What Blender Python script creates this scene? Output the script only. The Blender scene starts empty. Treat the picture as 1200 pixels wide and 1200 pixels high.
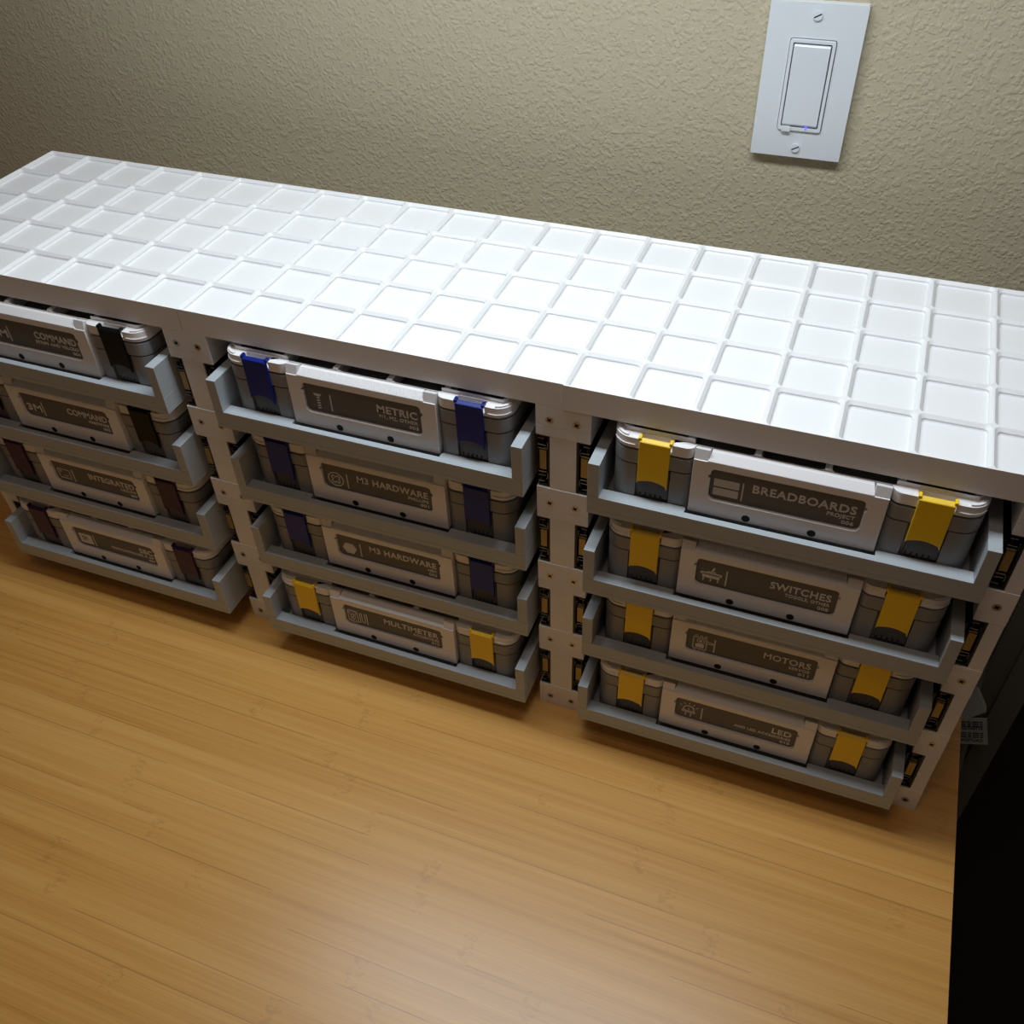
import bpy, bmesh, math, random
from math import sin, cos, pi, radians
from mathutils import Matrix, Vector
from mathutils.geometry import tessellate_polygon
random.seed(4)
S = 0.001          # everything below is in millimetres; x along the rack, y towards the wall, z above the desk top
DESK = 0.75        # desk top above the floor (m)
sc = bpy.context.scene
COL = sc.collection

# ------------------------------------------------------------------ camera
F_PX, YAW, PITCH, ROLL = 1108.4, -0.395, 0.745, 0.041
CAM = (744.7, -468.6, 688.0)
d = Vector((sin(YAW) * cos(PITCH), cos(YAW) * cos(PITCH), -sin(PITCH)))
r = d.cross(Vector((0, 0, 1))).normalized()
dn = d.cross(r)
r2 = cos(ROLL) * r + sin(ROLL) * dn
dn2 = -sin(ROLL) * r + cos(ROLL) * dn
cam = bpy.data.cameras.new('camera')
cam.sensor_width = 36.0
cam.lens = F_PX / 1200 * 36.0
cam.clip_start = 0.02
co = bpy.data.objects.new('camera', cam)
COL.objects.link(co)
m = Matrix((r2, -dn2, -d)).transposed().to_4x4()
m.translation = Vector((CAM[0] * S, CAM[1] * S, CAM[2] * S + DESK))
co.matrix_world = m
sc.camera = co

# ------------------------------------------------------------------ light and exposure
w = bpy.data.worlds.new('room_light')
sc.world = w
w.use_nodes = True
bg = w.node_tree.nodes['Background']
bg.inputs[0].default_value = (1.0, 0.76, 0.60, 1)
bg.inputs[1].default_value = 0.055


def area(name, loc, target, sx, sy, power, col):
    l = bpy.data.lights.new(name, 'AREA')
    l.shape = 'RECTANGLE'
    l.size, l.size_y = sx * S, sy * S
    l.energy = power
    l.color = col
    o = bpy.data.objects.new(name, l)
    COL.objects.link(o)
    p = Vector((loc[0] * S, loc[1] * S, loc[2] * S + DESK))
    t = Vector((target[0] * S, target[1] * S, target[2] * S + DESK))
    o.location = p
    o.rotation_euler = (t - p).to_track_quat('-Z', 'Y').to_euler()
    return o


area('shelf_light', (525, 6, 860), (525, 6, 0), 640, 84, 4.2, (0.83, 0.93, 1.0))
area('ceiling_light', (600, -560, 1660), (520, -60, 150), 320, 320, 1.8, (1.0, 0.75, 0.60))

vs = sc.view_settings
vs.view_transform = 'Standard'
vs.look = 'None'
vs.exposure = 0.0
vs.gamma = 1.0
vs.use_curve_mapping = False


# ------------------------------------------------------------------ materials
def mat(name, col, rough=0.5, metal=0.0, spec=0.5, bump=None, emit=None):
    mt = bpy.data.materials.new(name)
    mt.use_nodes = True
    nt = mt.node_tree
    b = nt.nodes['Principled BSDF']
    b.inputs['Base Color'].default_value = (*col, 1)
    b.inputs['Roughness'].default_value = rough
    b.inputs['Metallic'].default_value = metal
    b.inputs['Specular IOR Level'].default_value = spec
    if emit:
        b.inputs['Emission Color'].default_value = (*emit[0], 1)
        b.inputs['Emission Strength'].default_value = emit[1]
    if bump:
        scale, strength, dist = bump
        tc = nt.nodes.new('ShaderNodeTexCoord')
        mp = nt.nodes.new('ShaderNodeMapping')
        mp.inputs['Scale'].default_value = scale
        nz = nt.nodes.new('ShaderNodeTexNoise')
        nz.inputs['Scale'].default_value = 1.0
        nz.inputs['Detail'].default_value = 2.0
        bp = nt.nodes.new('ShaderNodeBump')
        bp.inputs['Strength'].default_value = strength
        bp.inputs['Distance'].default_value = dist
        nt.links.new(tc.outputs['Object'], mp.inputs['Vector'])
        nt.links.new(mp.outputs['Vector'], nz.inputs['Vector'])
        nt.links.new(nz.outputs['Fac'], bp.inputs['Height'])
        nt.links.new(bp.outputs['Normal'], b.inputs['Normal'])
    return mt


# printed plastic: fine horizontal layer lines as bump
M = {}
M['white'] = mat('white_printed_plastic', (0.80, 0.79, 0.79), 0.45, bump=((60, 60, 2600), 0.10, 0.0004))
M['white_flat'] = mat('white_printed_top', (0.83, 0.83, 0.84), 0.42, bump=((250, 2500, 250), 0.06, 0.0003))
M['lid'] = mat('white_lid_plastic', (0.82, 0.80, 0.80), 0.38)
M['tray'] = mat('blue_grey_printed_plastic', (0.40, 0.435, 0.46), 0.42, bump=((60, 60, 2600), 0.12, 0.0004))
M['body'] = mat('grey_printed_plastic', (0.235, 0.235, 0.235), 0.42, bump=((60, 60, 2600), 0.12, 0.0004))
M['catch'] = mat('dark_grey_plastic', (0.085, 0.08, 0.078), 0.5)
M['label'] = mat('dark_label_plastic', (0.115, 0.108, 0.10), 0.5)
M['ink'] = mat('light_grey_lettering', (0.68, 0.66, 0.63), 0.5)
M['yellow'] = mat('yellow_plastic', (0.92, 0.60, 0.008), 0.38)
M['blue'] = mat('blue_plastic', (0.0015, 0.014, 0.20), 0.38, spec=0.3)
M['black_latch'] = mat('black_plastic', (0.003, 0.003, 0.0035), 0.45, spec=0.2)
M['purple'] = mat('purple_plastic', (0.040, 0.006, 0.052), 0.4, spec=0.3)
M['hole_shade'] = mat('painted_hole_shade', (0.006, 0.005, 0.005), 0.7)  # near-black colour paints the shade inside holes and screw recesses
M['rail'] = mat('black_steel_rail', (0.012, 0.011, 0.011), 0.4, 0.3)
M['brass'] = mat('brass_retainer', (0.40, 0.28, 0.10), 0.38, 0.35)
M['wire'] = mat('steel_wire', (0.30, 0.29, 0.27), 0.4, 0.9)
M['screw'] = mat('steel_screw', (0.52, 0.48, 0.43), 0.35, 0.9)
M['switch'] = mat('white_switch_plastic', (0.70, 0.73, 0.76), 0.3)
M['gap'] = mat('painted_gap_shade', (0.03, 0.03, 0.035), 0.6)  # dark colour paints the shade in the switch gap and screw slots
M['led'] = mat('blue_indicator', (0.05, 0.05, 0.5), 0.4, emit=((0.12, 0.14, 1.0), 1.6))
M['trim'] = mat('wall_edge_trim', (0.16, 0.15, 0.115), 0.6)
M['cord'] = mat('pale_grey_cord', (0.20, 0.20, 0.18), 0.5)
M['tag'] = mat('white_tag', (0.55, 0.55, 0.50), 0.5)
M['print'] = mat('black_print', (0.01, 0.01, 0.01), 0.6)
M['legs'] = mat('black_desk_leg', (0.01, 0.01, 0.01), 0.5)


def wall_material():
    mt = mat('textured_beige_paint', (0.50, 0.442, 0.31), 0.62, spec=0.35)
    nt = mt.node_tree
    b = nt.nodes['Principled BSDF']
    N, L = nt.nodes.new, nt.links.new
    tc = N('ShaderNodeTexCoord')
    mp = N('ShaderNodeMapping')
    mp.inputs['Scale'].default_value = (1, 1, 1)
    L(tc.outputs['Object'], mp.inputs['Vector'])
    n1 = N('ShaderNodeTexVoronoi')
    n1.feature = 'SMOOTH_F1'
    n1.inputs['Scale'].default_value = 300
    n1.inputs['Smoothness'].default_value = 0.6
    n2 = N('ShaderNodeTexNoise')
    n2.inputs['Scale'].default_value = 360
    n2.inputs['Detail'].default_value = 3
    n3 = N('ShaderNodeTexNoise')
    n3.inputs['Scale'].default_value = 150
    n3.inputs['Detail'].default_value = 1
    L(mp.outputs['Vector'], n2.inputs['Vector'])
    L(mp.outputs['Vector'], n3.inputs['Vector'])
    dx = N('ShaderNodeVectorMath')
    dx.operation = 'MULTIPLY_ADD'
    dx.inputs[1].default_value = (0.004, 0.004, 0.004)
    L(n2.outputs['Color'], dx.inputs[0])
    L(mp.outputs['Vector'], dx.inputs[2])
    L(dx.outputs[0], n1.inputs['Vector'])
    thr = N('ShaderNodeMath')                 # splatter is patchy: droplets stand out only where the slow noise is high
    thr.operation = 'MULTIPLY_ADD'
    thr.inputs[1].default_value = -0.9
    L(n1.outputs['Distance'], thr.inputs[0])
    L(n3.outputs['Fac'], thr.inputs[2])
    rp = N('ShaderNodeValToRGB')
    rp.color_ramp.elements[0].position = 0.02
    rp.color_ramp.elements[1].position = 0.30
    L(thr.outputs[0], rp.inputs['Fac'])
    mx = N('ShaderNodeMath')
    mx.operation = 'MULTIPLY_ADD'
    mx.inputs[1].default_value = 0.9
    L(n2.outputs['Fac'], mx.inputs[0])
    L(rp.outputs['Color'], mx.inputs[2])
    bp = N('ShaderNodeBump')
    bp.inputs['Strength'].default_value = 0.44
    bp.inputs['Distance'].default_value = 0.0009
    L(mx.outputs[0], bp.inputs['Height'])
    L(bp.outputs['Normal'], b.inputs['Normal'])
    return mt


def bamboo_material():
    mt = mat('varnished_bamboo', (0.5, 0.27, 0.085), 0.34, spec=0.45)
    nt = mt.node_tree
    b = nt.nodes['Principled BSDF']
    N, L = nt.nodes.new, nt.links.new

    def math_(op, a, bb=None, c=None):
        n = N('ShaderNodeMath')
        n.operation = op
        for i, v in enumerate((a, bb, c)):
            if v is None:
                continue
            if isinstance(v, (int, float)):
                n.inputs[i].default_value = v
            else:
                L(v, n.inputs[i])
        return n.outputs[0]

    def noise(vec, scale, detail=2.0, rough=0.5):
        mp = N('ShaderNodeMapping')
        mp.inputs['Scale'].default_value = scale
        L(vec, mp.inputs['Vector'])
        n = N('ShaderNodeTexNoise')
        n.inputs['Scale'].default_value = 1.0
        n.inputs['Detail'].default_value = detail
        n.inputs['Roughness'].default_value = rough
        L(mp.outputs['Vector'], n.inputs['Vector'])
        return n.outputs['Fac']

    tc = N('ShaderNodeTexCoord')
    P = tc.outputs['Object']
    sep = N('ShaderNodeSeparateXYZ')
    L(P, sep.inputs[0])
    x, y = sep.outputs['X'], sep.outputs['Y']
    # laminated strips 21 mm wide, each with its own tone and node spacing
    strip = math_('FLOOR', math_('DIVIDE', y, 0.0215))
    wn = N('ShaderNodeTexWhiteNoise')
    wn.noise_dimensions = '1D'
    L(strip, wn.inputs['W'])
    tone = wn.outputs['Value']
    edge = math_('ABSOLUTE', math_('SUBTRACT', math_('FRACT', math_('DIVIDE', y, 0.0215)), 0.5))
    seam = math_('GREATER_THAN', edge, 0.485)
    seam_n = math_('MULTIPLY', seam, math_('GREATER_THAN', noise(P, (4, 60, 1), 2), 0.52))
    fine = noise(P, (9, 900, 1), 3, 0.6)
    mid = noise(P, (3.0, 170, 1), 3, 0.55)
    big = noise(P, (1.4, 26, 1), 2, 0.5)
    v = math_('ADD', math_('MULTIPLY', fine, 0.30), math_('MULTIPLY', mid, 0.45))
    v = math_('ADD', v, math_('MULTIPLY', big, 0.35))
    v = math_('ADD', v, math_('ADD', math_('MULTIPLY', tone, 0.09), 0.03))
    rp = N('ShaderNodeValToRGB')
    e = rp.color_ramp.elements
    e[0].position, e[0].color = 0.36, (0.430, 0.186, 0.034, 1)
    e[1].position, e[1].color = 0.80, (0.770, 0.425, 0.122, 1)
    k = rp.color_ramp.elements.new(0.56)
    k.color = (0.630, 0.310, 0.070, 1)
    L(v, rp.inputs['Fac'])
    # bamboo nodes: a short ragged cross mark somewhere on each strip
    ph = math_('MULTIPLY', tone, 7.3)
    fx = math_('FRACT', math_('ADD', math_('DIVIDE', x, 0.27), ph))
    near = math_('LESS_THAN', math_('ABSOLUTE', math_('SUBTRACT', fx, 0.5)), 0.022)
    rag = math_('GREATER_THAN', noise(P, (170, 330, 1), 2, 0.6), 0.555)
    node = math_('MULTIPLY', near, rag)
    dark = math_('MAXIMUM', math_('MULTIPLY', node, 0.16), math_('MULTIPLY', seam_n, 0.42))
    mx = N('ShaderNodeMix')
    mx.data_type = 'RGBA'
    L(dark, mx.inputs['Factor'])
    L(rp.outputs['Color'], mx.inputs['A'])
    mx.inputs['B'].default_value = (0.16, 0.066, 0.014, 1)
    L(mx.outputs['Result'], b.inputs['Base Color'])
    bp = N('ShaderNodeBump')
    bp.inputs['Strength'].default_value = 0.10
    bp.inputs['Distance'].default_value = 0.0003
    L(fine, bp.inputs['Height'])
    L(bp.outputs['Normal'], b.inputs['Normal'])
    b.inputs['Coat Weight'].default_value = 0.30
    b.inputs['Coat Roughness'].default_value = 0.30
    return mt


M['wall'] = wall_material()
M['bamboo'] = bamboo_material()
M['floor'] = mat('shade_black_carpet', (0.006, 0.005, 0.005), 0.95, bump=((400, 400, 400), 0.5, 0.002))  # base colour made near black to stand for the unlit space by the desk


# ------------------------------------------------------------------ mesh helpers (mm)
class MB:
    def __init__(self):
        self.v, self.f, self.mi = [], [], []

    def add(self, verts, faces, mi=0):
        n = len(self.v)
        self.v += [tuple(p) for p in verts]
        self.f += [tuple(i + n for i in f) for f in faces]
        self.mi += [mi] * len(faces)
        return self

    def box(self, x0, x1, y0, y1, z0, z1, mi=0):
        vs_ = [(x, y, z) for z in (z0, z1) for y in (y0, y1) for x in (x0, x1)]
        return self.add(vs_, [(0, 2, 3, 1), (4, 5, 7, 6), (0, 1, 5, 4), (2, 6, 7, 3), (0, 4, 6, 2), (1, 3, 7, 5)], mi)

    def prism(self, outer, holes, a0, a1, axis='z', mi=0):
        """outline (u,v) with holes, extruded from a0 to a1. axis z: (u,v,a); axis y: (u,a,v)"""
        loops = [list(outer)] + [list(h) for h in holes]
        tri = tessellate_polygon([[Vector((u, v, 0)) for u, v in l] for l in loops])
        pts = [p for l in loops for p in l]
        n = len(pts)
        mp = (lambda u, v, a: (u, v, a)) if axis == 'z' else (lambda u, v, a: (u, a, v))
        verts = [mp(u, v, a0) for u, v in pts] + [mp(u, v, a1) for u, v in pts]
        faces = []
        for t in tri:
            faces.append(tuple(t))
            faces.append(tuple(i + n for i in reversed(t)))
        s = 0
        for l in loops:
            k = len(l)
            for i in range(k):
                j = (i + 1) % k
                faces.append((s + i, s + j, s + j + n, s + i + n))
            s += k
        return self.add(verts, faces, mi)

    def tube(self, path, rad, seg=10, mi=0):
        P = [Vector(p) for p in path]
        rings, up = [], Vector((0.31, 0.9, 0.2)).normalized()
        for i, p in enumerate(P):
            t = (P[min(i + 1, len(P) - 1)] - P[max(i - 1, 0)]).normalized()
            a = t.cross(up).normalized()
            b = t.cross(a)
            rings.append([p + (a * cos(2 * pi * k / seg) + b * sin(2 * pi * k / seg)) * rad for k in range(seg)])
        verts = [q for rg in rings for q in rg]
        faces = [(i * seg + k, i * seg + (k + 1) % seg, (i + 1) * seg + (k + 1) % seg, (i + 1) * seg + k)
                 for i in range(len(P) - 1) for k in range(seg)]
        faces += [tuple(range(seg)), tuple((len(P) - 1) * seg + k for k in reversed(range(seg)))]
        return self.add(verts, faces, mi)

    def mesh(self, name, mats, smooth=None):
        me = bpy.data.meshes.new(name)
        me.from_pydata([(x * S, y * S, z * S) for x, y, z in self.v], [], self.f)
        bm = bmesh.new()
        bm.from_mesh(me)
        bmesh.ops.recalc_face_normals(bm, faces=bm.faces)
        bm.to_mesh(me)
        bm.free()
        for q in (mats if isinstance(mats, (list, tuple)) else [mats]):
            me.materials.append(q)
        if len(set(self.mi)) > 1:
            for p, k in zip(me.polygons, self.mi):
                p.material_index = k
        if smooth:
            me.polygons.foreach_set('use_smooth', [True] * len(me.polygons))
            me.set_sharp_from_angle(angle=radians(smooth))
        return me


def arc(cx, cy, r, a0, a1, n):
    return [(cx + r * cos(radians(a0 + (a1 - a0) * i / n)), cy + r * sin(radians(a0 + (a1 - a0) * i / n))) for i in range(n + 1)]


def rrect(x0, x1, y0, y1, r, n=4):
    return arc(x1 - r, y1 - r, r, 0, 90, n) + arc(x0 + r, y1 - r, r, 90, 180, n) + \
        arc(x0 + r, y0 + r, r, 180, 270, n) + arc(x1 - r, y0 + r, r, 270, 360, n)


def circ(cx, cy, r, n=20):
    return [(cx + r * cos(2 * pi * i / n), cy + r * sin(2 * pi * i / n)) for i in range(n)]


def ob(name, me, parent=None, loc=(0, 0, 0), bevel=None):
    o = bpy.data.objects.new(name, me)
    COL.objects.link(o)
    if parent is None:
        o.location = (loc[0] * S, loc[1] * S, loc[2] * S + DESK)
    else:
        o.parent = parent
        o.location = tuple(c * S for c in loc)
    if bevel:
        b = o.modifiers.new('bevel', 'BEVEL')
        b.width = bevel * S
        b.segments = 2
        b.limit_method = 'ANGLE'
        b.angle_limit = radians(40)
        b.harden_normals = False
    return o


def thing(name, loc, label, cat, group=None):
    o = ob(name, None, None, loc)
    o.empty_display_size = 0.02
    return tag(o, label, cat, group)


def tag(o, label, cat, group=None):
    o['label'], o['category'] = label, cat
    if group:
        o['group'] = group
    return o


def struct(name, me, label=None):
    o = ob(name, me)
    o['kind'] = 'structure'
    if label:
        o['label'] = label
    return o


# ------------------------------------------------------------------ the room
WALL_Y, WALL_END = 318.0, 1008.0
struct('wall_back', MB().box(-2600, WALL_END, WALL_Y, WALL_Y + 120, -750, 1700).mesh('wall_back', M['wall']),
       'beige wall with orange peel texture')
struct('floor', MB().box(-2600, 3200, -2600, 3200, -790, -750).mesh('floor', M['floor']), 'floor beside the desk, shade put into its near-black colour')
t = MB()
t.box(WALL_END - 34, WALL_END + 14, WALL_Y - 9, WALL_Y - 0.02, -749.5, 1300)
t.box(WALL_END - 12, WALL_END + 14, WALL_Y - 15, WALL_Y - 9, -749.5, 1300)
struct('trim_1', t.mesh('trim_1', M['trim']), 'dull trim at the end of the wall beside the dark opening')

# ------------------------------------------------------------------ desk
desk = thing('desk', (80, -60, -750), 'golden bamboo desk with a long straight grain under the white drawer rack', 'desk')
ob('desk_top', MB().prism(rrect(-900, 833.5, -400, 370, 4), [], 724, 750).mesh('desk_top', M['bamboo']), desk, bevel=1.2)
for lx in (-840, 770):
    for ly in (-360, 320):
        ob('leg', MB().box(lx - 25, lx + 25, ly - 25, ly + 25, 0, 724).mesh('leg', M['legs']), desk)

# ------------------------------------------------------------------ light switch on the wall
SWX, SWZ = 677.3, 431.0
sw = thing('light_switch', (SWX, WALL_Y, SWZ), 'white rocker light switch with a blue indicator dot on the beige wall', 'light switch')
ob('cover_plate', MB().prism(rrect(-35, 35, -56, 57.2, 1.2, 3), [rrect(-17.1, 17.1, -35.1, 32.6, 2.0, 3)], -6.5, 0, 'y').mesh('cover_plate', M['switch'], 40), sw, bevel=1.8)
ob('gap_shade_sheet', MB().prism(rrect(-17.3, 17.3, -35.3, 32.8, 2, 3), [], -3.2, -1, 'y').mesh('gap_shade_sheet', M['gap']), sw)  # added dark sheet behind the opening, paints the shade of the gap
ob('frame', MB().prism(rrect(-16.6, 16.6, -34.6, 32.1, 1.6, 3), [rrect(-14.2, 14.2, -32.2, 29.7, 1.0, 3)], -8.0, -3, 'y').mesh('frame', M['switch'], 40), sw, bevel=0.5)
pd = MB()
prof = [(-31.0, -7.6), (-29.6, -8.5), (-2, -8.1), (27.4, -8.8), (28.6, -8.0)]
pv = [(x, y, z) for z, y in prof for x in (-13.4, 13.4)] + [(x, -3, z) for z in (-31.0, 28.6) for x in (-13.4, 13.4)]
pd.add(pv, [(0, 1, 3, 2), (2, 3, 5, 4), (4, 5, 7, 6), (6, 7, 9, 8), (8, 9, 13, 12), (0, 10, 11, 1), (0, 2, 4, 6, 8, 12, 10), (1, 11, 13, 9, 7, 5, 3), (10, 12, 13, 11)])
ob('paddle', pd.mesh('paddle', M['switch']), sw, bevel=0.5)
ob('air_gap_tab', MB().prism(rrect(-13.2, -6.2, -35.3, -31.6, 0.5, 2), [], -9.3, -5, 'y').mesh('air_gap_tab', M['switch']), sw, bevel=0.3)
ob('indicator_light', MB().prism(circ(5.2, -32.0, 0.8, 12), [], -8.6, -5, 'y').mesh('indicator_light', M['led']), sw)
scm = MB().prism(circ(0, 0, 3.3, 20), [], -1.3, 0, 'y')
scm.add([(a * cos(.5) - b * sin(.5), -1.36, a * sin(.5) + b * cos(.5)) for a, b in ((-3, -.5), (3, -.5), (3, .5), (-3, .5))], [(0, 1, 2, 3)], 1)
scm = scm.mesh('plate_screw', [M['switch'], M['gap']])
for z in (-48.2, 48.6):
    ob('screw', scm, sw, (0, -6.5, z))

# ------------------------------------------------------------------ the rack
P = 42.0
COLW, NCOL = 294.0, 3
TOP, FAS = 341.2, 322.0
ROWZ = (253.0, 178.0, 103.0, 28.0)
rack = thing('drawer_rack', (441, 105, 0), 'long white printed drawer rack with a gridded top standing on the bamboo desk', 'rack')
RX, RY = -441.0, -105.0        # rack-local offset of the front left bottom corner

# one grid cell: a shallow pan with a stepped, sloping rim
cell = MB()
rings = [([(x * 21, y * 21) for x, y in ((1, 1), (-1, 1), (-1, -1), (1, -1))], None)]
prof = [(20.55, 3.8, 0.0), (18.6, 2.4, -1.95), (18.6, 2.4, -3.3), (17.9, 1.8, -4.0)]
loops = [rrect(-h, h, -h, h, rr, 4) for h, rr, z in prof]
n = len(loops[0])
verts = [(u, v, prof[i][2]) for i, l in enumerate(loops) for u, v in l]
faces = [(i * n + k, i * n + (k + 1) % n, (i + 1) * n + (k + 1) % n, (i + 1) * n + k) for i in range(len(loops) - 1) for k in range(n)]
faces.append(tuple((len(loops) - 1) * n + k for k in range(n)))
cell.add(verts, faces)
tri_outer = [(21, 21), (-21, 21), (-21, -21), (21, -21)]
cell.prism(tri_outer, [loops[0]], -0.001, 0.0)
cell_me = cell.mesh('grid_cell', M['white_flat'])
for c in range(NCOL):
    oy = (0.0, 0.0, -0.9)[c]
    gap = 0.25
    pm = MB().box(c * COLW + gap, (c + 1) * COLW - gap, 0.0, 210, FAS, TOP - 5.2)
    xa, xb = c * COLW + gap, (c + 1) * COLW - gap
    pm.box(xa, xb, 0, 0.4, TOP - 5.2, TOP - 0.02).box(xa, xb, 209.6, 210, TOP - 5.2, TOP - 0.02)
    pm.box(xa, xa + 0.2, 0.4, 209.6, TOP - 5.2, TOP - 0.02).box(xb - 0.2, xb, 0.4, 209.6, TOP - 5.2, TOP - 0.02)
    pl = ob('top_plate', pm.mesh('top_plate', M['white']), rack, (RX, RY + oy, 0))
    for i in range(7):
        for j in range(5):
            ob('grid_cell', cell_me, pl, (c * COLW + P * (i + .5), P * (j + .5), TOP))

# uprights with slide slots, screws and slides
SLOT = [(z - 2.0, z + 44.0) for z in ROWZ]
blocks = [(SLOT[0][1], FAS - 0.1)] + [(SLOT[k + 1][1], SLOT[k][0]) for k in range(3)] + [(0.0, SLOT[3][0])]
screw_z = (310.9, 237.3, 162.3, 87.3, 11.4)
sm = MB().prism(circ(0, 0, 2.9, 18), [], -0.35, 1.5, 'y')
for a in (0.6, 0.6 + pi / 2):
    sm.add([(u * cos(a) - v * sin(a), -0.42, u * sin(a) + v * cos(a)) for u, v in ((-1.9, -.45), (1.9, -.45), (1.9, .45), (-1.9, .45))], [(0, 1, 2, 3)], 1)
sm.prism(circ(0, 0, 1.25, 10), [], -0.44, -0.2, 'y', 1)
screw_me = sm.mesh('post_screw', [M['screw'], M['hole_shade']])

rail = MB()                                    # side 0 = slide on the left of a drawer; local x from the slot bottom outwards
rail.box(0.3, 1.7, 0, 195, 0.6, 45.4)
rail.box(0.3, 8.6, 0, 195, 0.6, 2.2)
rail.box(0.3, 8.6, 0, 195, 43.8, 45.4)
rail.box(6.2, 7.4, 3, 195, 7.0, 39)
rail.box(9.6, 11.2, 4, 195, 9, 37)
rail.box(7.4, 9.6, 6, 195, 20, 26)
rail_me = rail.mesh('slide_rail', M['rail'])
ret = MB().box(3.0, 7.8, 0.6, 4, 15.0, 31.5)
ret_me = ret.mesh('brass_retainer', M['brass'])
wr = MB()
for z0, s in ((33.2, 1), (12.6, -1)):
    wr.tube([(8.6, 0.8, z0), (3.0, 0.8, z0), (2.2, 0.8, z0 + s * 1.2), (2.2, 0.8, z0 + s * 5.0), (3.0, 0.8, z0 + s * 6.0)], 0.32, 6)
    wr.tube([(8.8, 0.6, z0 + s * 3.2), (3.4, 0.6, z0 + s * 2.8)], 0.28, 6)
    wr.tube([(8.8, 0.8, z0 + s * 8.4), (4.4, 0.8, z0 + s * 8.6)], 0.28, 6)
wr_me = wr.mesh('retainer_wire', M['wire'])


def mirror_x(me):
    m2 = me.copy()
    m2.transform(Matrix.Scale(-1, 4, (1, 0, 0)))
    m2.flip_normals()
    return m2


rail_mm, ret_mm, wr_mm = mirror_x(rail_me), mirror_x(ret_me), mirror_x(wr_me)
for i in range(4):
    X = i * COLW
    x0, x1 = (X if i == 0 else X - 19.2), (X if i == 3 else X + 19.2)
    web0 = X + 0.3 if i == 0 else X - 9.4
    web1 = X - 0.3 if i == 3 else X + 9.4
    pm = MB().box(web0, web1, 0.35, 204, 0.3, FAS - 0.4)
    post = ob('post', pm.mesh('post', M['white']), rack, (RX, RY, 0))
    for k, (z0, z1) in enumerate(blocks):
        cuts = [z0, z1]
        if k == 0:
            cuts = [z0, 305.2, z1]
        elif k < 4:
            cuts = [z0, z0 + 9.0, z1 - 4.5, z1]
        for a, b in zip(cuts, cuts[1:]):
            ob('post_block', MB().box(x0, x1, 0, 205, a + 0.0, b - 0.02).mesh('post_block', M['white']), post, bevel=0.3)
        for sx in (-9.4, 9.4):
            if x0 < X + sx < x1:
                ob('screw', screw_me, post, (X + sx, 0, screw_z[k]))
    for z0, z1 in SLOT:
        for side in (-1, 1):
            if (i == 0 and side < 0) or (i == 3 and side > 0):
                continue
            xx = X + side * 9.4
            rl = ob('slide_rail', rail_me if side > 0 else rail_mm, rack, (RX + xx, RY + 1.2, z0))
            ob('brass_retainer', ret_me if side > 0 else ret_mm, rl)
            ob('retainer_wire', wr_me if side > 0 else wr_mm, rl)
ob('added_back_panel', MB().box(0.5, 881.5, 205, 209, 0, FAS - 0.3).mesh('added_back_panel', M['white']), rack, (RX, RY, 0))  # unseen back, added to keep light out of the rack

# drawer trays
TW = 124.0
tm = MB()
lip = [(-TW, 0), (TW, 0), (TW, 190), (-TW, 190)]
inner = [(-TW + 8, 10), (-60.5, 10), (-59.5, 9), (-59.5, 5), (59.5, 5), (59.5, 9), (60.5, 10), (TW - 8, 10), (TW - 8, 184), (-TW + 8, 184)]
tm.prism(lip, [inner], 4, 15.4)
tm.box(-TW, TW, 0, 190, 0, 4)
tray_me = tm.mesh('drawer_tray', M['tray'])
side_me = MB().box(-4, 4, 0, 190, 0, 27.8).mesh('tray_side', M['tray'])
TRAY_Y = {(0, 0): -17, (0, 1): -17, (0, 2): -17, (0, 3): -25.5, (1, 0): -17, (1, 1): -15.5, (1, 2): -16, (1, 3): -26.5,
          (2, 0): -17, (2, 1): -21, (2, 2): -18, (2, 3): -25}
CX = (147.2, 441.2, 734.7)
for (c, k), ty in TRAY_Y.items():
    tr = ob('drawer_tray', tray_me, rack, (RX + CX[c], RY + ty, ROWZ[k]), bevel=0.35)
    for s in (-1, 1):
        ob('tray_side', side_me, tr, (s * (TW - 4), 0, 15.45), bevel=0.35)

# ------------------------------------------------------------------ parts boxes
BW, BD = 111.7, 182.0
LX = 83.3            # latch centre


def footprint(ins=0.0, rec=5.2, notch=None):
    """front outline of the box from left to right, then the back; notch=(half width, depth) at each latch"""
    R = 12 - ins
    x = BW - ins
    half = arc(-x + R, R + ins, R, 180, 270, 7)
    if notch:
        h, dpt = notch
        half += [(-LX - h, ins), (-LX - h, dpt), (-LX + h, dpt), (-LX + h, ins)]
    half += arc(-64.5 + 0.0, ins + rec + 1.0, rec + 1.0, 270, 330, 4)
    half += [(-58.2, rec + 1.0)]
    pts = half + [(-a, b) for a, b in reversed(half)]
    rb = 8
    pts += arc(x - rb, BD - ins - rb, rb, 0, 90, 4) + arc(-x + rb, BD - ins - rb, rb, 90, 180, 4)
    return pts


bm_ = MB()
bm_.prism(footprint(0.3, notch=(11.2, 3.6)), [], 0, 37.5)
bm_.prism(footprint(1.6), [], 37.5, 38.7)
bm_.prism(footprint(0.0), [], 38.7, 49.2)
body_me = bm_.mesh('box_body', M['body'], 35)

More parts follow.
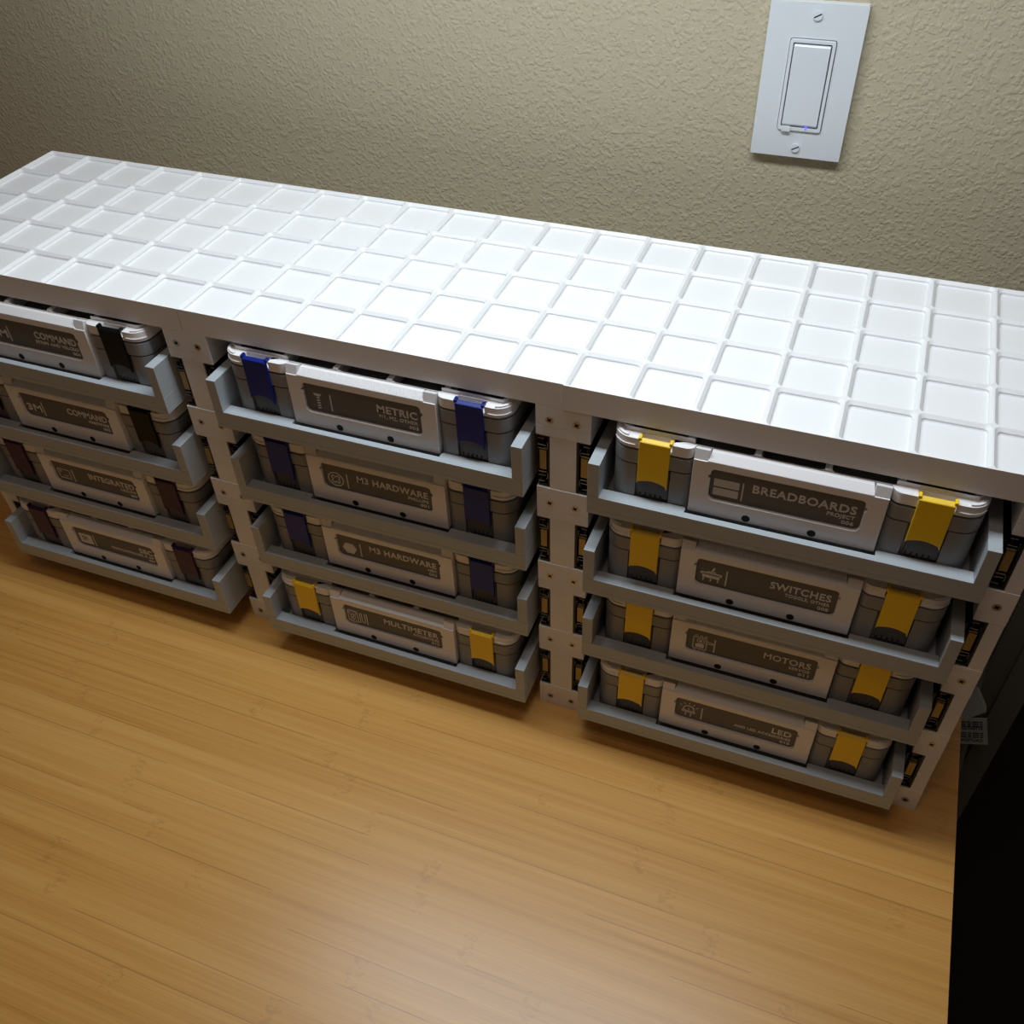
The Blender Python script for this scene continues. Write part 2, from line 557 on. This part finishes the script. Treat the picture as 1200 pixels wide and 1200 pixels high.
lm = MB()
holes = []
for i in range(5):
    for j in range(4):
        y0 = 9.5 + j * 42.0
        ys = y0 + 2.0 if j else (6.6 if 0 < i < 4 else 9.6)
        holes.append(rrect(-105 + i * 42 + 2.0, -63 + i * 42 - 2.0, ys, y0 + 40.0, 3.0, 3))
lm.prism(rrect(-107, 107, 5.6, 177, 6), [rrect(-103.2, 103.2, 6.5, 174, 4)], 49.2, 51.2)
lm.prism(footprint(0.0), holes, 51.2, 51.8)
lm.prism(footprint(0.0, notch=(10.8, 6.6)), holes, 51.8, 59.0)
# raised rim round the grid on top, open at the front between the towers
ridge = [(-60, 7.6)] + list(reversed(arc(-102, 13.6, 6, 180, 270, 5))) + [(-108, 174)] + [(-102, 180), (102, 180), (108, 174)] + list(reversed(arc(102, 13.6, 6, 270, 360, 5))) + [(60, 7.6)]
rv, rf = [], []
for i, (x, y) in enumerate(ridge):
    a, b = ridge[max(0, i - 1)], ridge[min(len(ridge) - 1, i + 1)]
    tx, ty = b[0] - a[0], b[1] - a[1]
    tl = math.hypot(tx, ty)
    nx, ny = ty / tl * 2.6, -tx / tl * 2.6
    rv += [(x, y, 58.9), (x, y, 61.9), (x + nx, y + ny, 58.9)]
    if i:
        o = 3 * i
        rf += [(o - 3, o, o + 1, o - 2), (o - 2, o + 1, o + 2, o - 1), (o - 1, o + 2, o, o - 3)]
rf += [(0, 1, 2), (len(rv) - 3, len(rv) - 1, len(rv) - 2)]
lm.add(rv, rf)
for x in (-63, -21, 21, 63):
    lm.box(x - 2.0, x + 2.0, 10.2 if abs(x) > 60 else 6.6, 178, 58.8, 60.6)
for j in range(1, 4):
    lm.box(-105, 105, 9.5 + j * 42 - 2, 9.5 + j * 42 + 2, 58.8, 62.2)
# crescent ridges on the outer tower corners
for s in (-1, 1):
    o_ = arc(-BW + 12, 12, 11.2, 195, 262, 8) + list(reversed(arc(-BW + 12, 12, 9.2, 195, 262, 8)))
    lm.prism([(s * -a, b) for a, b in o_] if s > 0 else o_, [], 59.0, 60.3)
    o_ = arc(-BW + 12, 12, 12.6, 205, 270, 8) + [(-LX - 13, -0.6), (-LX - 13, 1.0)] + list(reversed(arc(-BW + 12, 12, 11.6, 205, 270, 8)))
    lm.prism([(s * -a, b) for a, b in o_] if s > 0 else o_, [], 53.2, 54.2)
lid_me = lm.mesh('box_lid', M['lid'], 35)

# centre panel with a rounded label window
LBL = (-46.6, 46.4, 27.2, 49.0)
win = [(46.4, 42.6), (47.9, 43.6), (47.9, 45.4), (46.4, 46.4)] + arc(43.4, 48.0, 3.0, 0, 90, 4) + arc(-43.6, 48.0, 3.0, 90, 180, 4) + \
      [(-46.6, 46.4), (-48.1, 45.4), (-48.1, 43.6), (-46.6, 42.6)] + arc(-42.1, 30.3, 4.5, 180, 270, 5) + arc(41.9, 30.3, 4.5, 270, 360, 5)
pn = MB()
pn.prism([(-58.3, 13.0), (58.3, 13.0), (58.3, 56.0), (-58.3, 56.0)], [win], -1.5, 1.6, 'y')
pn.box(-58.3, 58.3, 1.6, 6.0, 13.0, 56.0)
for s_ in (-1, 1):
    xa, xb = sorted((s_ * 49.0, s_ * 58.3))
    pn.add([(x, y, z) for y, z in ((-0.9, 55.9), (0.8, 60.8), (5.9, 58.4), (5.9, 55.9)) for x in (xa, xb)],
           [(0, 1, 3, 2), (2, 3, 5, 4), (4, 5, 7, 6), (6, 7, 1, 0), (0, 2, 4, 6), (1, 7, 5, 3)])
DZP = -2.6          # the whole front panel sits a little lower on the box
for i_, v_ in enumerate(pn.v):
    pn.v[i_] = (v_[0], v_[1], v_[2] + (DZP if v_[2] < 57 else 0))
panel_me = pn.mesh('label_panel', M['lid'])
hd = MB()
hp = [(-1.5, 53.4), (-1.5, 54.0), (3.4, 58.3), (5.8, 58.8), (5.8, 53.4)]
hw0, hw1 = 49.6, 48.0
hv = []
for y, z in hp:
    q = hw0 if z < 55 else hw1
    hv += [(-q, y, z), (q, y, z)]
k = len(hp)
hd.add(hv, [(2 * i, 2 * i + 1, 2 * ((i + 1) % k) + 1, 2 * ((i + 1) % k)) for i in range(k)] + [tuple(range(0, 2 * k, 2)), tuple(range(1, 2 * k, 2))])
handle_me = hd.mesh('handle_ledge', M['lid'])
rb = MB()
nrib = 60
for i in range(nrib):
    x = -46.5 + 93.0 * i / (nrib - 1)
    rb.add([(x - .35, -1.2, 54.1), (x + .35, -1.2, 54.1), (x + .35, 3.2, 58.0), (x - .35, 3.2, 58.0),
            (x - .15, -1.4, 54.35), (x + .15, -1.4, 54.35), (x + .15, 3.0, 58.3), (x - .15, 3.0, 58.3)],
           [(0, 3, 2, 1), (4, 5, 6, 7), (0, 1, 5, 4), (2, 3, 7, 6), (0, 4, 7, 3), (1, 2, 6, 5)])
rib_me = rb.mesh('grip_ribs', M['lid'])
hole_me = MB().prism(circ(0, 0, 2.7, 18), [], -0.08, 0.6, 'y').mesh('hole_shade_disc', M['hole_shade'])  # dark disc on the panel face, paints the shade of a hole
plate_me = MB().prism(rrect(-46.5, 46.3, 25.9, 50.9, 3.4), [], 0.7, 1.58, 'y').mesh('label_plate', M['label'])

lt = [(-10, 24.2)] + [(-9 + 17.5 * i / 8, 25.4 + 2.6 * sin(pi * (i + 0.6) / 9.2)) for i in range(9)] + [(10, 22.6), (10, 58.6), (-10, 58.6)]
latm = MB().prism(lt, [], -2.2, 0.0, 'y')
latm.add([(-10, -2.2, 58.6), (10, -2.2, 58.6), (10, 0.6, 60.2), (-10, 0.6, 60.2), (-10, 2.4, 58.6), (10, 2.4, 58.6)], [(0, 1, 2, 3), (3, 2, 5, 4), (0, 3, 4), (1, 5, 2), (0, 4, 5, 1)])
for s in (-1, 1):
    latm.box(s * 9.9 - 1.0, s * 9.9 + 1.0, -1.6, 2.8, 58.4, 61.2)
latch_geo = latm
lat_me = {k: latch_geo.mesh('latch', M[k]) for k in ('yellow', 'blue', 'black_latch', 'purple')}
ct = [(-8.6, 12.6)] + [p for i in range(5) for p in ((-8 + i * 3.4, 12.6), (-8 + i * 3.4, 15.2), (-6.9 + i * 3.4, 15.2), (-6.9 + i * 3.4, 12.6))] + [(10.6, 12.6), (10.6, 36), (-8.6, 36)]
catch_me = MB().prism(ct, [], 0.9, 3.7, 'y').mesh('latch_catch', M['catch'])


# lettering and icons (flat relief on the label plate)
def text_mesh(body, width, cap, x_right, base, y=0.35, depth=0.4, name='lettering', bold=0.022):
    cu = bpy.data.curves.new(name, 'FONT')
    cu.body = body
    cu.size = 1.0
    cu.offset = bold
    cu.space_character = 1.08
    cu.resolution_u = 3
    o = bpy.data.objects.new(name, cu)
    COL.objects.link(o)
    dg = bpy.context.evaluated_depsgraph_get()
    dg.update()
    me = bpy.data.meshes.new_from_object(o.evaluated_get(dg))
    bpy.data.objects.remove(o)
    bpy.data.curves.remove(cu)
    xs = [v.co.x for v in me.vertices]
    x0, x1 = min(xs), max(xs)
    capz = 0.73
    kx = width / (x1 - x0)
    kz = cap / capz
    mb = MB()
    vv = [(x_right - (x1 - v.co.x) * kx, y, base + v.co.y * kz) for v in me.vertices]
    ff = [tuple(p.vertices) for p in me.polygons]
    n = len(vv)
    cnt = {}
    for f in ff:
        for a, b in zip(f, f[1:] + f[:1]):
            cnt[(a, b)] = cnt.get((a, b), 0) + 1
    sides = [(a, b, b + n, a + n) for (a, b) in cnt if (b, a) not in cnt]
    mb.add(vv + [(a, b + depth, c) for a, b, c in vv], ff + sides)
    bpy.data.meshes.remove(me)
    return mb


def bar(mb, x0, z0, x1, z1, wd=0.7, y=0.35):
    a = Vector((x1 - x0, z1 - z0))
    L_ = a.length
    a /= L_
    nx, nz = -a.y * wd / 2, a.x * wd / 2
    mb.prism([(x0 - nx, z0 - nz), (x1 - nx, z1 - nz), (x1 + nx, z1 + nz), (x0 + nx, z0 + nz)], [], y, y + 0.5, 'y')


def poly(mb, pts, closed=True, wd=0.7):
    for a, b in zip(pts, pts[1:] + (pts[:1] if closed else [])):
        bar(mb, a[0], a[1], b[0], b[1], wd)


def icon(kind):
    m = MB()
    Y0, Y1 = 0.35, 0.75
    x0, zc = -36.2, 38.0
    if kind == 'breadboard':
        for zz in (42.2, 35.0):
            m.prism(rrect(x0 - 8, x0 + 8, zz - 3.1, zz + 2.9, .6, 2), [], Y0 + .25, Y1, 'y')
            for i in range(9):
                for j in range(3):
                    xx, z2 = x0 - 6.6 + i * 1.65, zz - 1.9 + j * 1.8
                    m.box(xx - .5, xx + .5, Y0 - .05, Y0 + .25, z2 - .5, z2 + .5)
    elif kind == 'switch':
        m.prism(rrect(x0 - 6, x0 + 6, 35.6, 39.4, .8, 2), [], Y0, Y1, 'y')
        m.prism(rrect(x0 - 7.4, x0 + 7.4, 38.6, 40.6, .5, 2), [], Y0, Y1, 'y')
        m.prism(rrect(x0 - 3, x0 + 3, 40.4, 41.8, .4, 2), [], Y0, Y1, 'y')
        bar(m, x0, 41.5, x0 + 1.8, 45.6, 1.3)
        for q in (-5, 0, 5):
            bar(m, x0 + q, 35.7, x0 + q, 32.4, .9)
    elif kind == 'servo':
        poly(m, [(x0 - 5.4, 31.5), (x0 - 5.4, 44.0), (x0 + 4.4, 44.0), (x0 + 4.4, 31.5)], wd=.7)
        poly(m, circ(x0, 40.2, 2.6, 14), wd=.7)
        m.prism(circ(x0, 40.2, 1.2, 10), [], Y0, Y1, 'y')
        poly(m, [(x0 + 1.5, 42.2), (x0 + 9.4, 40.6), (x0 + 9.4, 39.4), (x0 + 1.5, 38.4)], False, .7)
        m.prism(rrect(x0 - 3.6, x0 + 2.8, 33.0, 36.8, .6, 2), [], Y0, Y1, 'y')
        for q in (-3.4, .2, 3.4):
            poly(m, circ(x0 + q, 45.6, .9, 8), wd=.5)
            poly(m, circ(x0 + q - .5, 30.6, .9, 8), wd=.5)
    elif kind == 'led':
        poly(m, [(x0 - 4, 38)] + arc(x0, 40.2, 4, 180, 0, 8) + [(x0 + 4, 38)], False, .8)
        poly(m, [(x0 - 5, 36.2), (x0 + 5, 36.2), (x0 + 5, 37.8), (x0 - 5, 37.8)], wd=.7)
        bar(m, x0 - 2, 36.2, x0 - 2, 31.6, .8)
        bar(m, x0 + 2, 36.2, x0 + 2, 31.0, .8)
        bar(m, x0, 38.4, x0, 41.5, .7)
        for a in (30, 60, 90, 120, 150):
            bar(m, x0 + 6.2 * cos(radians(a)), 40 + 6.2 * sin(radians(a)), x0 + 8.2 * cos(radians(a)), 40 + 8.2 * sin(radians(a)), .6)
    elif kind == 'screw':
        m.prism([(x0 - 3.4, 44.6), (x0 + 3.4, 44.6), (x0 + 2.2, 43.0), (x0 + .9, 42.4), (x0 - .9, 42.4), (x0 - 2.2, 43.0)], [], Y0, Y1, 'y')
        for q in range(5):
            bar(m, x0 - 1.1, 40.8 - q * 2.2, x0 + 1.3, 41.4 - q * 2.2, 1.0)
    elif kind == 'phillips':
        m.prism(circ(x0, zc, 6.9, 28), [circ(x0, zc, 6.1, 28)], Y0, Y1, 'y')
        pts = []
        for q in range(4):
            a = radians(45 + 90 * q)
            ux, uz = cos(a), sin(a)
            pts += [(x0 + ux * 3.8 + uz * 1.4, zc + uz * 3.8 - ux * 1.4), (x0 + ux * 4.2, zc + uz * 4.2), (x0 + ux * 3.8 - uz * 1.4, zc + uz * 3.8 + ux * 1.4),
                    (x0 + (ux - uz) * 1.5, zc + (uz + ux) * 1.5)]
        poly(m, pts, wd=.9)
    elif kind == 'hex':
        m.prism([(x0 + 6.6 * cos(radians(60 * q)), zc + 6.4 * sin(radians(60 * q))) for q in range(6)], [], Y0, Y1, 'y')
    elif kind == 'meter':
        poly(m, rrect(x0 - 8.2, x0 + 1.2, 31.0, 45.4, 1, 2), wd=.8)
        poly(m, rrect(x0 - 6.8, x0 - .2, 41.0, 44.0, .5, 2), wd=.6)
        poly(m, circ(x0 - 3.5, 37.4, 2.5, 14), wd=.7)
        bar(m, x0 - 5, 36, x0 - 2, 38.8, .8)
        for q in (-6, -3.5, -1):
            m.prism(circ(x0 + q, 33.0, .8, 8), [], Y0, Y1, 'y')
        poly(m, [(x0 + 1.4, 32.6), (x0 + 3.4, 32.0), (x0 + 3.6, 44.6)], False, .8)
        poly(m, [(x0 + 5.2, 45.0), (x0 + 5.4, 34.0), (x0 + 7.2, 32.6), (x0 + 8.2, 34.2), (x0 + 8.2, 45.0)], False, .8)
    elif kind == 'chip':
        poly(m, [(x0 - 6.4, 43.4), (x0 + 6.4, 43.4)], False, .7)
        poly(m, [(x0 - 6.4, 33.0), (x0 + 6.4, 33.0)], False, .7)
        for q in range(4):
            bar(m, x0 - 7.6, 35.2 + q * 2.2, x0 - 5.6, 35.2 + q * 2.2, .7)
            bar(m, x0 + 5.6, 35.2 + q * 2.2, x0 + 7.6, 35.2 + q * 2.2, .7)
        poly(m, circ(x0 - 3.6, 40.8, 1.0, 8), wd=.5)
        bar(m, x0 - 1.5, 36, x0 + 3.4, 36, .6)
    elif kind == 'board':
        m.prism(rrect(x0 - 7.6, x0 + 7.6, 32.0, 44.2, .8, 2), [rrect(x0 - 4.2, x0 + 2.2, 35.2, 41.4, .4, 2)], Y0 + .1, Y1, 'y')
        poly(m, circ(x0 - 1, 38.3, 1.9, 12), wd=.8)
        bar(m, x0 + .4, 36.9, x0 + 1.8, 35.8, .8)
    elif kind == '3M':
        m = text_mesh('3M', 15.5, 7.2, x0 + 8.2, 34.6, name='icon')
    return m


bar_me = MB()
bar(bar_me, -25.9, 28.8, -25.9, 43.0, 0.9)
bar_me = bar_me.mesh('divider_line', M['ink'])

BOX_BASE = 4.05
SPEC = [
    # column, row, latch, title, width, subtitle, width, number, icon, ribbed handle, label
    (0, 0, 'black_latch', 'COMMAND', 45, 'STRIPS AND VELCRO', 45, '004', '3M', False, 'white and grey parts box with black latches in the topmost tray, left column'),
    (0, 1, 'black_latch', 'COMMAND', 45, 'HARDWARE', 22, '005', '3M', False, 'parts box with black latches in the second tray from the top, left column'),
    (0, 2, 'purple', 'INTEGRATED', 54, 'CIRCUITS', 18, '009', 'chip', False, 'grey parts box with purple latches lettered INTEGRATED, chip icon on its label'),
    (0, 3, 'purple', 'SBC', 16, 'MICROCONTROLLERS, PI, ESP', 52, '007', 'board', False, 'grey parts box with purple latches lettered SBC in the bottom left tray'),
    (1, 0, 'blue', 'METRIC', 34, 'M1, M2, OTHER', 32, '003', 'screw', True, 'grey parts box with blue latches lettered METRIC, screw icon on its label'),
    (1, 1, 'blue', 'M3 HARDWARE', 65, 'PHILLIPS', 18, '001', 'phillips', True, 'blue-latched parts box lettered M3 HARDWARE PHILLIPS with a round cross-head icon'),
    (1, 2, 'blue', 'M3 HARDWARE', 65, 'HEX', 8, '002', 'hex', False, 'blue-latched parts box lettered M3 HARDWARE HEX with a solid hexagon icon'),
    (1, 3, 'yellow', 'MULTIMETER', 56, 'ACCESSORIES', 26, '012', 'meter', False, 'yellow-latched parts box lettered MULTIMETER in the bottom middle tray'),
    (2, 0, 'yellow', 'BREADBOARDS', 68, 'PROJECT', 17.6, '006', 'breadboard', False, 'yellow-latched parts box lettered BREADBOARDS in the top right tray'),
    (2, 1, 'yellow', 'SWITCHES', 43, 'TOGGLE, OTHER', 31, '008', 'switch', True, 'yellow-latched parts box lettered SWITCHES with a toggle switch icon'),
    (2, 2, 'yellow', 'MOTORS', 36, 'SERVOS', 15.5, '011', 'servo', True, 'yellow-latched parts box lettered MOTORS with a servo icon'),
    (2, 3, 'yellow', 'LED', 16, 'AND LED ACCESSORIES', 45.6, '010', 'led', False, 'yellow-latched parts box lettered LED in the bottom right tray'),
]
for c, k, latch, title, tw, sub, sw_, num, ic, ribbed, label in SPEC:
    root = thing('parts_box', (CX[c] + 0.1, TRAY_Y[(c, k)] + 10.2, ROWZ[k] + BOX_BASE), label, 'storage box', 'parts boxes in the drawer trays')
    ob('box_body', body_me, root, bevel=0.4)
    ob('box_lid', lid_me, root, bevel=0.4)
    pnl = ob('label_panel', panel_me, root, bevel=0.35)
    ob('hole_shade_disc', hole_me, pnl, (-20.9, -1.5, 16.7 + DZP))
    ob('hole_shade_disc', hole_me, pnl, (20.1, -1.5, 16.7 + DZP))
    hl = ob('handle_ledge', handle_me, root, bevel=0.5)
    if ribbed:
        ob('grip_ribs', rib_me, hl)
    for s in (-1, 1):
        la = ob('latch', lat_me[latch], root, (s * LX, 0, 0), bevel=0.4)
        ob('latch_catch', catch_me, la)
    lp = ob('label_plate', plate_me, root, (0, 0, DZP))
    ob('title_lettering', text_mesh(title, tw * 0.92, 6.3, 42.6, 37.5).mesh('title_lettering', M['ink']), lp)
    ob('subtitle_lettering', text_mesh(sub, sw_ * 0.94, 2.9, 42.6, 32.8).mesh('subtitle_lettering', M['ink']), lp)
    ob('number_lettering', text_mesh(num, 7.2, 2.9, 42.6, 28.3).mesh('number_lettering', M['ink']), lp)
    ob('divider_line', bar_me, lp)
    ob('icon', icon(ic).mesh('icon', M['ink']), lp, (0, 0, -2.6))

# ------------------------------------------------------------------ cord with a warning tag beside the desk
cord = thing('power_cord', (985, 296, -750), 'pale power cord with a printed caution tag hanging beside the right desk edge', 'cord')
ctrl = [(952, 303, 40), (958, 301, -60), (968, 298, -150), (976, 296, -215), (988, 294, -300), (996, 294, -380), (998, 295, -520), (996, 296, -680), (985, 296, -735), (960, 290, -744), (900, 270, -746)]
path = []
for i in range(len(ctrl) - 1):
    p0, p1, p2, p3 = [Vector(ctrl[max(0, min(len(ctrl) - 1, i + q))]) for q in (-1, 0, 1, 2)]
    for s_ in range(6):
        tt = s_ / 6
        path.append(0.5 * ((2 * p1) + (p2 - p0) * tt + (2 * p0 - 5 * p1 + 4 * p2 - p3) * tt ** 2 + (3 * p1 - p0 - 3 * p2 + p3) * tt ** 3))
path.append(Vector(ctrl[-1]))
off = Vector((985, 296, -750))
ob('cable', MB().tube([p - off for p in path], 4.0, 10).mesh('cable', M['cord'], 50), cord)


def slab(pts, normal, th):
    a = [Vector(p) for p in pts]
    nn = Vector(normal).normalized() * th
    k = len(a)
    return MB().add([p - off for p in a] + [p + nn - off for p in a], [tuple(range(k)), tuple(range(2 * k - 1, k - 1, -1))] + [(i, (i + 1) % k, (i + 1) % k + k, i + k) for i in range(k)])


wedge = slab([(969, 286, -168), (986, 284, -196), (966, 283, -222), (950, 285, -205)], (0.1, 1, 0), 9)
ob('tag_fold', wedge.mesh('tag_fold', M['tag']), cord)
# printed flag: a thin card, print reads upside down
T0, T1 = Vector((962, 284, -218)), Vector((990, 284, -206))
ux = (T1 - T0).normalized()
uz = Vector((0.30, 0, -0.95)).normalized()
Wd, Ht = (T1 - T0).length, 46.0
card = slab([T0, T1, T1 + uz * Ht, T0 + uz * Ht], (0, 1, 0), 0.8)
tg = ob('printed_flag', card.mesh('printed_flag', M['tag']), cord)
pr = MB()
for txt, wd, hh, row in (('CAUTION', 22, 5.2, 41), ('ATTENTION', 23, 5.2, 20)):
    t_ = text_mesh(txt, wd, hh, 0, 0, y=0, depth=0.15, bold=0.03)
    vv = []
    for x, y, z in t_.v:              # upside down: text right edge sits at the left of the card
        q = T0 + ux * (3.0 - x) + uz * (row - z) - off
        vv.append((q.x, q.y - 0.2 + y, q.z))
    pr.add(vv, t_.f)
for row in (5.5, 9.0, 12.5, 25.0, 28.5, 32.0):          # lines of print too small to read
    for a_, b_ in ((3, 9), (10, 14), (15.2, 22), (23, 26)):
        q = [T0 + ux * u_ + uz * v_ - off for u_, v_ in ((a_, row), (b_, row), (b_, row + 1.9), (a_, row + 1.9))]
        pr.add([(p_.x, p_.y - 0.2, p_.z) for p_ in q], [(0, 1, 2, 3)])
ob('tag_print', pr.mesh('tag_print', M['print']), tg)
